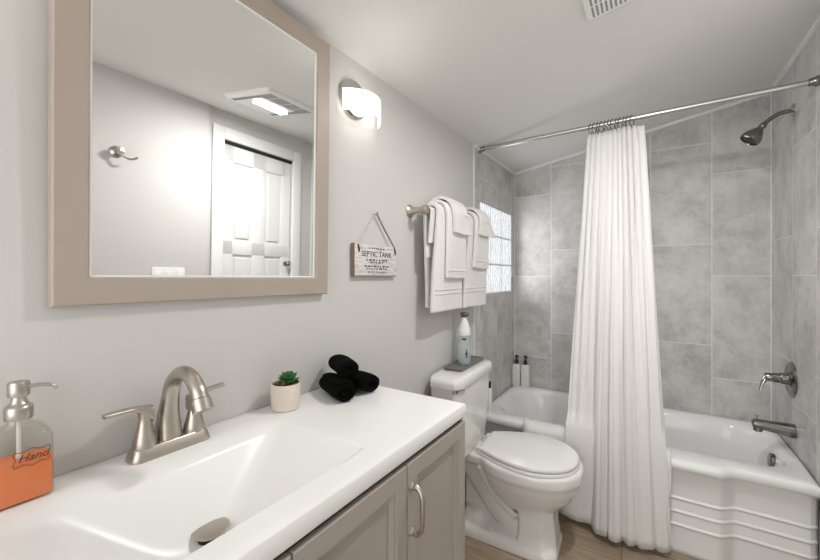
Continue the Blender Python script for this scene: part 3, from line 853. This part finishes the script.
# ------------------------------------------------------------------ hanging sign
sg = thing('hanging_sign', 'small whitewashed wooden sign hanging by twine on the wall', 'sign', (.0, 1.115, 1.31))
b = MB(); b.box(.004, .018, .984, 1.246, 1.312, 1.430, .002); sbd = b.build('board', 'sign', sg); sbd['label'] = 'whitewashed sign board'
b = MB(); b.box(.003, .0178, .981, .9845, 1.311, 1.431); b.box(.003, .0178, .984, 1.246, 1.3095, 1.3125); b.build('board_edge', 'sign_edge', sbd)
vs, fs = text_mesh('SEPTIC TANK', .029, space=1.08)
b = MB()
b.add(vs, fs, Matrix.Translation((.0184, 1.115, 1.394)) @ FACE_X)
def dashes(b, y0, y1, z, hgt):     # print too small to read in the photo
    y = y0
    while y < y1 - .004:
        w = min(random.uniform(.008, .022), y1 - y)
        for k in range(max(1, int(w / .0042))):
            b.box(.0178, .0187, y + k * .0042, y + k * .0042 + .0029, z - hgt / 2, z + hgt / 2 * random.choice((.7, 1, 1.2)))
        y += w + .004
dashes(b, 1.065, 1.165, 1.417, .005); dashes(b, 1.05, 1.185, 1.372, .006); dashes(b, 1.075, 1.155, 1.363, .005)
dashes(b, 1.04, 1.19, 1.348, .006); dashes(b, 1.05, 1.185, 1.338, .005); dashes(b, 1.06, 1.17, 1.326, .004)
b.build('lettering', 'ink', sbd)
for yy in (1.005, 1.232):
    b = MB(); b.tube([(.018, yy - .003, 1.427), (.0205, yy, 1.412), (.018, yy + .003, 1.400)], .0035, 8); b.build('twine_knot', 'black_plastic', sg)
b = MB(); b.tube([(.019, 1.006, 1.425), (.014, 1.06, 1.493), (.012, 1.116, 1.557)], .0014, 8); b.build('twine', 'twine2', sg)
b = MB(); b.tube([(.019, 1.231, 1.425), (.014, 1.175, 1.490), (.012, 1.118, 1.557)], .0032, 8); b.build('twine', 'twine', sg)
b = MB(); b.tube([(0, 1.117, 1.554), (.017, 1.117, 1.556)], .0022, 8); b.tube([(.017, 1.117, 1.554), (.018, 1.117, 1.562)], .0028, 8); b.build('nail', 'darkchrome', sg)
sg.location.y += .013

# ------------------------------------------------------------------ wall sconce
def sconce(cy, label):
    sc = thing('wall_sconce', label, 'wall lamp', (0, cy, 1.94), group=None)
    b = MB()
    cz = 1.955
    b.loft([[(x, cy + k * ry * math.cos(2 * PI * j / 40), cz + k * rz * math.sin(2 * PI * j / 40)) for j in range(40)] for x, k, ry, rz in ((0.0005, 1, .072, .068), (.010, 1, .072, .068), (.016, .92, .072, .068), (.018, .6, .072, .068), (.03, .35, .072, .068), (.034, .3, .072, .068))])
    b.build('back_plate', 'chrome', sc)
    b = MB(); rows = []; n = 36; half = .098
    for j in range(9):
        v = j / 8; row = []
        for i in range(n + 1):
            t = i / n * 2 - 1
            y = cy + .024 + half * t
            x = .022 + .062 * (1 - abs(t) ** 2.2)
            row.append((x, y, lerp(1.888, 1.962, v)))
        rows.append(row)
    b.grid(rows); shd = b.build('lamp_shade', 'shade', sc, smooth=60); mod_solid(shd, .004, 0)
    b = MB(); b.tube([(.025, cy + .02, 1.925), (.066, cy + .02, 1.925)], .012, 14); b.build('lamp_holder', 'chrome', sc)
sconce(1.005, 'curved white glass wall sconce with round chrome plate, right of the mirror')

# ------------------------------------------------------------------ ceiling light with vent
def on_ceil(x, y, d): return (x, y, ceil_z(x, y) - d)
cl = thing('ceiling_vent_light', 'white rectangular ceiling vent with a lit central lens', 'ceiling light', on_ceil(.92, 1.285, 0))
def cslab(b, x0, x1, y0, y1, d0, d1, inset=0):
    b.loft([[on_ceil(x, y, d0) for x, y in ((x0, y0), (x1, y0), (x1, y1), (x0, y1))], [on_ceil(x, y, d1) for x, y in ((x0 + inset, y0 + inset), (x1 - inset, y0 + inset), (x1 - inset, y1 - inset), (x0 + inset, y1 - inset))]])
VX0, VX1, VY0, VY1 = .722, 1.125, 1.125, 1.445
b = MB()
def cring(ins, d, r): return [on_ceil(p[0], p[1], d) for p in rrect((VX0 + VX1) / 2, (VY0 + VY1) / 2, (VX1 - VX0) / 2 - ins, (VY1 - VY0) / 2 - ins, r, 0, 6)]
b.loft([cring(0, .0, .018), cring(.002, .012, .018), cring(.010, .020, .014), cring(.018, .022, .01), cring(.02, .022, .01)])
b.build('grille_frame', 'white_plastic', cl)
b = MB()
for k in range(26):
    x = .745 + k * .0136
    if .85 < x < 1.12: 
        cslab(b, x, x + .0055, VY1 - .052, VY1 - .026, .0215, .0235)
        cslab(b, x, x + .0055, VY0 + .026, VY0 + .052, .0215, .0235)
    else:
        for (ya, yb_) in ((1.152, 1.205), (1.213, 1.285), (1.293, 1.355), (1.363, 1.42)): cslab(b, x, x + .0062, ya, yb_, .0215, .0232)
b.build('vent_slots', 'vent_dark', cl)
b = MB(); b.loft([[on_ceil(p[0], p[1], d) for p in rrect(.925, 1.285, .033 - i_, .095 - i_, .02, 0, 6)] for d, i_ in ((.021, 0), (.026, .0), (.031, .008), (.0325, .025))]); b.build('lens', 'lens', cl)

# ------------------------------------------------------------------ mirror
mi = thing('mirror', 'large wall mirror in a flat taupe frame above the vanity', 'mirror', (.004, .526, 1.252), local=True)
mi.rotation_euler = (0, R(.84), 0)
# local: y from mirror centre, z up from the frame's bottom
hw, H, fw, fd = .333, .816, .054, .022
b = MB()
def fr_prof(side):
    return None
prof = [(0, 0), (0, fd - .003), (.003, fd), (fw - .004, fd), (fw, fd - .004), (fw, 0)]   # (inward distance, height off the wall)
cs = [(-hw, 0, 1, 1), (hw, 0, -1, 1), (hw, H, -1, -1), (-hw, H, 1, -1)]
rings = [[(hh, cy_ + sy__ * w_, cz_ + sz__ * w_) for (w_, hh) in prof] for (cy_, cz_, sy__, sz__) in cs]
b.loft(rings, loop=True); b.build('mirror_frame', 'frame', mi, local=True, smooth=25)
b = MB(); b.box(.004, .012, -hw + fw - .003, hw - fw + .003, fw - .003, H - fw + .003); mg = b.build('mirror_glass', 'mirror', mi, local=True)
b = MB(); prf = [(fw - .001, .0118), (fw - .001, .0165), (fw + .004, .0128), (fw + .004, .0118)]
b.loft([[(hh, cy_ + sy__ * w_, cz_ + sz__ * w_) for (w_, hh) in prf] for (cy_, cz_, sy__, sz__) in cs], loop=True); b.build('inner_bead', 'white_trim', mi, local=True, smooth=25)

# ------------------------------------------------------------------ hook and switch plate on the facing wall (seen in the mirror)
hy, hz = .757, 1.918
hk = thing('robe_hook', 'nickel robe hook on the facing wall, seen in the mirror', 'hook', (XH, hy, hz))
RM = Matrix.Translation((XH, hy, hz)) @ Matrix.Rotation(R(-90), 4, 'Y')
b = MB(); b.lathe([(.03, .0005), (.03, .006), (.024, .014), (.016, .02), (.015, .034), (.02, .04), (.02, .05), (.0, .054)], n=28, M_=RM); b.build('hook_base', 'nickel', hk)
b = MB(); b.tube([tuple(p) for p in cat_rom([(XH - .045, hy, hz - .008), (XH - .05, hy + .02, hz - .03), (XH - .06, hy + .045, hz - .036), (XH - .07, hy + .07, hz - .022)], 6)], .0052, 12); b.build('hook_arm', 'nickel', hk)
sw = thing('switch_plate', 'white wide switch plate on the facing wall, low in the mirror', 'switch', (XH, 1.03, 1.2))
b = MB(); b.box(XH - .006, XH, .925, 1.100, 1.195, 1.322, .003); pl = b.build('plate', 'white_plastic', sw)
for k in range(3):
    b = MB(); yk = .925 + .175 * (k + .5) / 3; b.box(XH - .010, XH - .005, yk - .017, yk + .017, 1.22, 1.297, .002); b.build('rocker', 'white_plastic', sw)

# ------------------------------------------------------------------ vanity
VZ = .942
va0, va1 = -.232, .9725
XF = .4465
vn = thing('vanity_cabinet', 'taupe vanity cabinet with framed doors under the white top', 'cabinet', (.22, .37, 0))
b = MB()
b.box(.004, XF, va0, va0 + .018, .10, .897, .0015)
b.box(.004, XF, va1 - .018, va1, .10, .897, .0015)
b.box(.004, .012, va0 + .018, va1 - .018, .10, .80)
b.box(.012, XF, va0 + .018, va1 - .018, .10, .118)
b.box(XF - .02, XF, va0 + .018, va1 - .018, .118, .897)
b.box(.004, XF - .05, va0 + .01, va1 - .01, .0, .10)
b.build('cabinet_body', 'cabinet', vn)
b = MB(); b.box(XF - .012, XF + .012, va0 + .004, va1 - .004, .897, .9057); b.box(.02, XF - .012, va1 - .012, va1 - .004, .897, .9057); b.build('shadow_gap', 'dark', vn)
edges = [va0 + .002, .065, .360, .669, va1 - .002]
def vdoor(y0, y1, hside):
    y0 += .0018; y1 -= .0018
    z0, z1 = .105, .892
    fwd = .052; xb = XF + .0005; xf = XF + .019
    b = MB()
    b.box(xb, xb + .006, y0 + .01, y1 - .01, z0 + .01, z1 - .01)
    # mitred frame with a stepped and bevelled inner moulding
    prf = [(0, 0), (0, .0175), (.0015, .019), (fwd - .014, .019), (fwd - .012, .0165), (fwd - .006, .015), (fwd, .0075), (fwd, 0)]
    c4 = [(y0, z0, 1, 1), (y1, z0, -1, 1), (y1, z1, -1, -1), (y0, z1, 1, -1)]
    b.loft([[(xb + hh, cy + sy * w, cz + sz * w) for (w, hh) in prf] for (cy, cz, sy, sz) in c4], loop=True)
    dr = b.build('door', 'cabinet', vn, smooth=20)
    if hside:
        yh = y0 + .012 if hside < 0 else y1 - .012
        if hside < 0: yh = y0 + .012
        else: yh = y1 - .014
        za, zb_ = .740, .840
        b = MB()
        for zz in (za, zb_):
            b.lathe([(.010, 0), (.010, .003), (.006, .008), (.0058, .017), (.0, .018)], n=18, M_=Matrix.Translation((xf, yh, zz)) @ Matrix.Rotation(R(90), 4, 'Y'))
        pth = cat_rom([(xf + .013, yh, zb_ + .004), (xf + .024, yh, zb_ - .004), (xf + .030, yh, zb_ - .022), (xf + .030, yh, za + .022), (xf + .024, yh, za + .004), (xf + .013, yh, za - .004)], 6)
        b.tube([tuple(p) for p in pth], .0056, 14)
        hd_ = b.build('handle', 'nickel', dr); hd_['label'] = 'brushed nickel bow handle'
for (y0, y1, s) in zip(edges, edges[1:], (1, 1, -1, -1)): vdoor(y0, y1, s)

# top with the moulded basin
tx0, tx1, ty0, ty1 = .0015, .467, -.240, .973
bx0, bx1, by0_, by1_ = .115, .404, .140, .602
def smin(vals, k=9.0):
    return -math.log(sum(math.exp(-k * v) for v in vals)) / k
def basin(x, y):
    a = (x - bx0) / .105; c = (bx1 - x) / .042; d1 = (by1_ - y) / .215; d2 = (y - by0_) / .16
    v = smin((a, c, d1, d2, 1.0), 10)
    inn = min((x - bx0), (bx1 - x), (y - by0_), (by1_ - y))
    if inn <= 0: return 0
    v = max(0, v)
    return -.145 * v * sm(inn / .02 + .4)
def axis(lo, hi, marks, fine, coarse):
    pts = set([lo, hi]); 
    t = lo
    while t < hi:
        near = marks[0] - .012 <= t <= marks[1] + .012
        pts.add(round(t, 5)); t += fine if near else coarse
    return sorted(pts)
gx = axis(tx0 + .005, tx1 - .006, (bx0, bx1), .005, .03)
gy = axis(ty0 + .005, ty1 - .005, (by0_, by1_), .0055, .05)
b = MB()
top = [[(x, y, VZ + basin(x, y)) for x in gx] for y in gy]
b.grid(top)
# rounded edge and apron all round
def per(ins, z):
    X0, X1, Y0, Y1 = tx0 + ins, tx1 - ins, ty0 + ins, ty1 - ins
    return X0, X1, Y0, Y1, z
def loop_from(ins, z):
    out = []
    a0 = .005; 
    fx = lambda x: tx0 + ins + (x - gx[0]) / (gx[-1] - gx[0]) * (tx1 - tx0 - 2 * ins)
    fy = lambda y: ty0 + ins + (y - gy[0]) / (gy[-1] - gy[0]) * (ty1 - ty0 - 2 * ins)
    for x in gx: out.append((fx(x), fy(gy[0]), z))
    for y in gy[1:]: out.append((fx(gx[-1]), fy(y), z))
    for x in gx[-2::-1]: out.append((fx(x), fy(gy[-1]), z))
    for y in gy[-2:0:-1]: out.append((fx(gx[0]), fy(y), z))
    return out
base_loop = [(x, gy[0], VZ) for x in gx] + [(gx[-1], y, VZ) for y in gy[1:]] + [(x, gy[-1], VZ) for x in gx[-2::-1]] + [(gx[0], y, VZ) for y in gy[-2:0:-1]]
b.loft([base_loop, loop_from(.0018, VZ - .0015), loop_from(0, VZ - .006), loop_from(0, VZ - .032), loop_from(.002, VZ - .036), loop_from(.02, VZ - .036)], cap0=False, cap1=False)
vt = thing('countertop', 'glossy white vanity top with moulded rectangular basin', 'countertop', (.234, .37, VZ - .036))
vtm = b.build('top_with_basin', 'counter', vt, smooth=40)
bmw = bmesh.new(); bmw.from_mesh(vtm.data); bmesh.ops.remove_doubles(bmw, verts=bmw.verts, dist=.00005)
bmesh.ops.recalc_face_normals(bmw, faces=bmw.faces[:]); bmw.to_mesh(vtm.data); bmw.free()
# the drain stopper stands a little above the basin floor
sxd, syd = .212, .375
zd = VZ + basin(sxd, syd)
b = MB(); b.lathe([(.024, -.004), (.024, .006), (.0, .006)], (sxd, syd, zd), n=28); b.build('drain_hole', 'dark', vt)
b = MB(); b.lathe([(.018, .008), (.031, .008), (.033, .0105), (.032, .013), (.02, .015), (.0, .0155)], (sxd, syd, zd), n=36); b.build('drain_stopper', 'nickel', vt)

# ------------------------------------------------------------------ faucet
fx_, fy_ = .058, .372
fa = thing('faucet', 'brushed nickel two-handle faucet with arched spout on the vanity top', 'faucet', (fx_, fy_, VZ))
b = MB(); b.loft([rrect(fx_, fy_, .026, .077, .018, VZ + .0002, 7), rrect(fx_, fy_, .026, .077, .018, VZ + .004, 7), rrect(fx_, fy_, .0215, .071, .016, VZ + .022, 7), rrect(fx_, fy_, .0195, .069, .015, VZ + .0245, 7)]); b.build('base_plate', 'nickel', fa)
path = cat_rom([(fx_ - .008, fy_, VZ + .02), (fx_ - .010, fy_, VZ + .06), (fx_ - .003, fy_, VZ + .101), (fx_ + .012, fy_, VZ + .142), (fx_ + .045, fy_, VZ + .166), (fx_ + .083, fy_, VZ + .165), (fx_ + .110, fy_, VZ + .145), (fx_ + .121, fy_, VZ + .127)], 7)
rad = [interp(i / (len(path) - 1), [(0, .0255), (.12, .0225), (.3, .0170), (.5, .0148), (.75, .0145), (1, .0158)]) for i in range(len(path))]
b = MB(); b.tube([tuple(p) for p in path], rad, 24, up=(0, 1, 0)); b.build('spout', 'nickel', fa)
tdir = (path[-1] - path[-3]).normalized()
Q = Vector((0, 0, 1)).rotation_difference(tdir).to_matrix().to_4x4()
b = MB(); b.lathe([(.0160, .0005), (.0178, .001), (.0185, .024), (.0165, .026), (.014, .020), (.0, .020)], n=28, M_=Matrix.Translation(path[-1]) @ Q); b.build('aerator', 'nickel', fa)
for s in (-1, 1):
    hy_ = fy_ + s * .048
    b = MB(); b.lathe([(.0215, .021), (.0215, .026), (.0205, .034), (.0160, .052), (.0118, .070), (.0105, .080), (.0118, .092), (.0128, .100), (.0, .101)], (fx_, hy_, VZ), n=28)
    hb = b.build('handle_body', 'nickel', fa)
    # lever: flat blade leaving the body's top outwards
    n = 14; rings = []
    for i in range(n + 1):
        t = i / n
        y = hy_ + s * lerp(-.0125, .070 if s < 0 else .062, t)
        zt = VZ + .1035 + (.001 * math.sin(PI * t) + .006 * t if s < 0 else .012 * t)
        th = lerp(.034, .0075, sm(t / .42) ** .6); hwd = lerp(.0125, .0085, t) * (1 if i < n else .8)
        x = fx_ + .012 * t * t
        rings.append([(p[0], y, p[1]) for p in [(x + q[0] * 1, zt - th / 2 + q[1]) for q in [(r_[0], r_[1]) for r_ in rrect(0, 0, hwd, th / 2, min(hwd, th / 2) * .7, 0, 3)]]])
    b = MB(); b.loft(rings); b.build('lever', 'nickel', hb)

# ------------------------------------------------------------------ soap dispenser
sxp, syp = .046, .150
so = thing('soap_dispenser', 'clear glass soap dispenser of orange soap with nickel pump', 'soap dispenser', (sxp, syp, VZ))
def bring(hx, hy, r_, z): return rrect(sxp, syp, hx, hy, r_, VZ + z, 6)
b = MB()
b.loft([bring(.026, .036, .008, .0005), bring(.0275, .0385, .009, .003), bring(.0285, .0395, .009, .012), bring(.027, .038, .009, .015), bring(.027, .038, .009, .098), bring(.025, .0355, .012, .108), bring(.020, .029, .015, .118), bring(.0155, .0165, .0154, .126), bring(.015, .015, .0149, .140)])
# inner wall, so the glass is a shell
b.loft([bring(.0115, .0115, .0114, .140), bring(.0125, .0135, .0124, .126), bring(.017, .026, .013, .116), bring(.0238, .0343, .011, .106), bring(.0258, .0368, .008, .098), bring(.0262, .0372, .008, .006), bring(.0252, .036, .008, .003)], cap0=False)
gb = b.build('bottle', 'glass', so, smooth=50)
b = MB(); b.loft([bring(.0245, .0355, .008, .0036), bring(.0257, .0367, .008, .0065), bring(.0255, .0365, .008, .067), bring(.0252, .0362, .008, .0675)]); b.build('soap', 'soap', so, smooth=50)
b = MB(); b.tube([(sxp, syp, VZ + .012), (sxp, syp, VZ + .145)], .003, 10); b.build('dip_tube', 'white_plastic', gb)
b = MB(); b.lathe([(.0165, .132), (.0175, .134), (.0175, .150), (.0165, .153), (.0130, .156), (.0115, .158), (.0085, .166), (.0085, .168), (.0125, .169), (.0135, .171), (.0135, .190), (.0125, .1925), (.0, .193)], (sxp, syp, VZ), n=32)
pm = b.build('pump', 'nickel', so); pm['label'] = 'brushed nickel pump'
b = MB(); b.tube([tuple(p) for p in cat_rom([(sxp + .006, syp + .008, VZ + .183), (sxp + .010, syp + .024, VZ + .184), (sxp + .014, syp + .038, VZ + .180), (sxp + .015, syp + .043, VZ + .173)], 6)], [.0032] * 6 + [.0027] * 6 + [.0022] * 7, 12); b.build('pump_nozzle', 'nickel', pm)
# printed label on the front face: ornate outline and a script word
xl = sxp + .0274
b = MB()
vs, fs = text_mesh('Hand', .0165, ext=.0003, shear=.35)
b.add(vs, fs, Matrix.Translation((xl, syp + .0115, VZ + .073)) @ FACE_X)
out = []
for k in range(65):
    a = 2 * PI * k / 64; c, s_ = math.cos(a), math.sin(a)
    yy = .0215 * math.copysign(abs(c) ** .35, c) ; zz = .012 * math.copysign(abs(s_) ** .35, s_)
    zz += .0022 * math.cos(yy / .0215 * PI * 2) * (1 if s_ > 0 else -1) * (abs(s_) > .3)
    yy -= .003 * (1 - min(1, abs(zz) / .007)) * (1 if c > 0 else -1)
    out.append((xl, syp + .0105 + yy, VZ + .073 + zz))
b.tube(out, .0005, 5)
b.build('label_print', 'label_ink', gb)

# ------------------------------------------------------------------ potted succulent
px_, py_ = .066, .660
PS_ = .89
pt = thing('potted_succulent', 'small green succulent in a pale stone pot on the vanity top', 'potted plant', (px_, py_, VZ))
b = MB(); b.lathe([(.0, .0), (.036, .0), (.0405, .004), (.0435, .02), (.0445, .078), (.0435, .0805), (.0405, .0805), (.040, .072), (.0, .072)], (px_, py_, VZ), n=40); b.build('pot', 'pot', pt)
b = MB(); rings = []
b.lathe([(.0398, .068), (.0398, .074), (.03, .077), (.0, .079)], (px_, py_, VZ), n=32); b.build('soil', 'soil', pt)
def leaf(b, base, az, tilt, L, w):
    Mx = Matrix.Translation(base) @ Matrix.Rotation(az, 4, 'Z') @ Matrix.Rotation(-tilt, 4, 'Y')
    rings = []
    for t, k, zz in ((0, .3, 0), (.2, .65, .0), (.45, 1, .001), (.7, .85, .002), (.88, .45, .004), (1, .06, .006)):
        rings.append([(L * t, w * k * math.cos(2 * PI * j / 8), zz + w * .42 * k * math.sin(2 * PI * j / 8)) for j in range(8)])
    b.loft(rings, M_=Mx)
b = MB(); c0 = Vector((px_ + .003, py_ + .008, VZ + .082))
for ring_, (n_, tilt, L, w) in enumerate(((9, .12, .037, .0088), (9, .5, .034, .0085), (7, .85, .029, .0078), (5, 1.15, .022, .0062), (3, 1.4, .016, .005))):
    for k in range(n_): leaf(b, c0 + Vector((0, 0, ring_ * .0035)), 2 * PI * k / n_ + ring_ * .45 + random.uniform(-.1, .1), tilt + random.uniform(-.1, .1), L * random.uniform(.9, 1.08), w)
b.lathe([(.006, -.008), (.005, .01), (0, .014)], tuple(c0), n=10)
b.build('rosette', 'leaf', pt, smooth=60)
for c1 in ((-.004, -.026), (.016, -.020), (.004, .034)):
    b = MB()
    q0 = Vector((px_ + c1[0], py_ + c1[1], VZ + .077))
    for n_, tilt, L, w in ((6, .3, .012, .0038), (4, .9, .011, .0034)):
        for k in range(n_): leaf(b, q0, 2 * PI * k / n_ + tilt, tilt, L, w)
    b.build('small_rosette', 'leaf2', pt, smooth=60)
pt.scale = (PS_, PS_, PS_)

# ------------------------------------------------------------------ rolled black towels
def roll(c, az, L, ry, rz, label, seed, pitch=0):
    """a spiral of towel: profile in local (y,z), length along local x"""
    turns = 3.2; n = 90; th = 1
    Mx = Matrix.Translation(c) @ Matrix.Rotation(az, 4, 'Z') @ Matrix.Rotation(pitch, 4, 'Y')
    rows = []
    m = 16
    for i in range(m + 1):
        t = i / m
        e = 1 - .10 * abs(2 * t - 1) ** 6
        row = []
        for k in range(n + 1):
            a = k / n; r_ = lerp(.12, 1.0, a) 
            ang = a * turns * 2 * PI + 1.0 + seed
            x = (t - .5) * L + (.006 * math.sin(ang * .5 + seed) + .008 * (a - .5)) * (1 if t > .5 else -1)
            nz = 1 + .05 * noise.noise(Vector((t * 4 + seed, math.cos(ang) * 1.5, math.sin(ang) * 1.5)))
            row.append((x, ry * r_ * e * math.cos(ang) * nz, rz * r_ * e * math.sin(ang) * nz))
        rows.append(row)
    b = MB(); b.grid(rows, M_=Mx)
    o = b.build('rolled_towel', 'black_terry', smooth=180)
    mod_solid(o, ry * .27, 0); q = o.modifiers.new('round', 'BEVEL'); q.width = .003; q.segments = 2; q.limit_method = 'ANGLE'
    tag(o, label, 'rolled towel', 'black rolled towels on the vanity top')
roll((.110, .812, VZ + .0300), R(-24), .128, .037, .0275, 'black rolled towel, lower left one of the stack nearest the succulent', 0)
roll((.128, .904, VZ + .0290), R(-12), .113, .038, .0265, 'black rolled towel, lower right one of the stack', 1.3)
roll((.098, .858, VZ + .0850), R(-30), .118, .035, .0230, 'black rolled towel lying on top of the other two', 2.1)
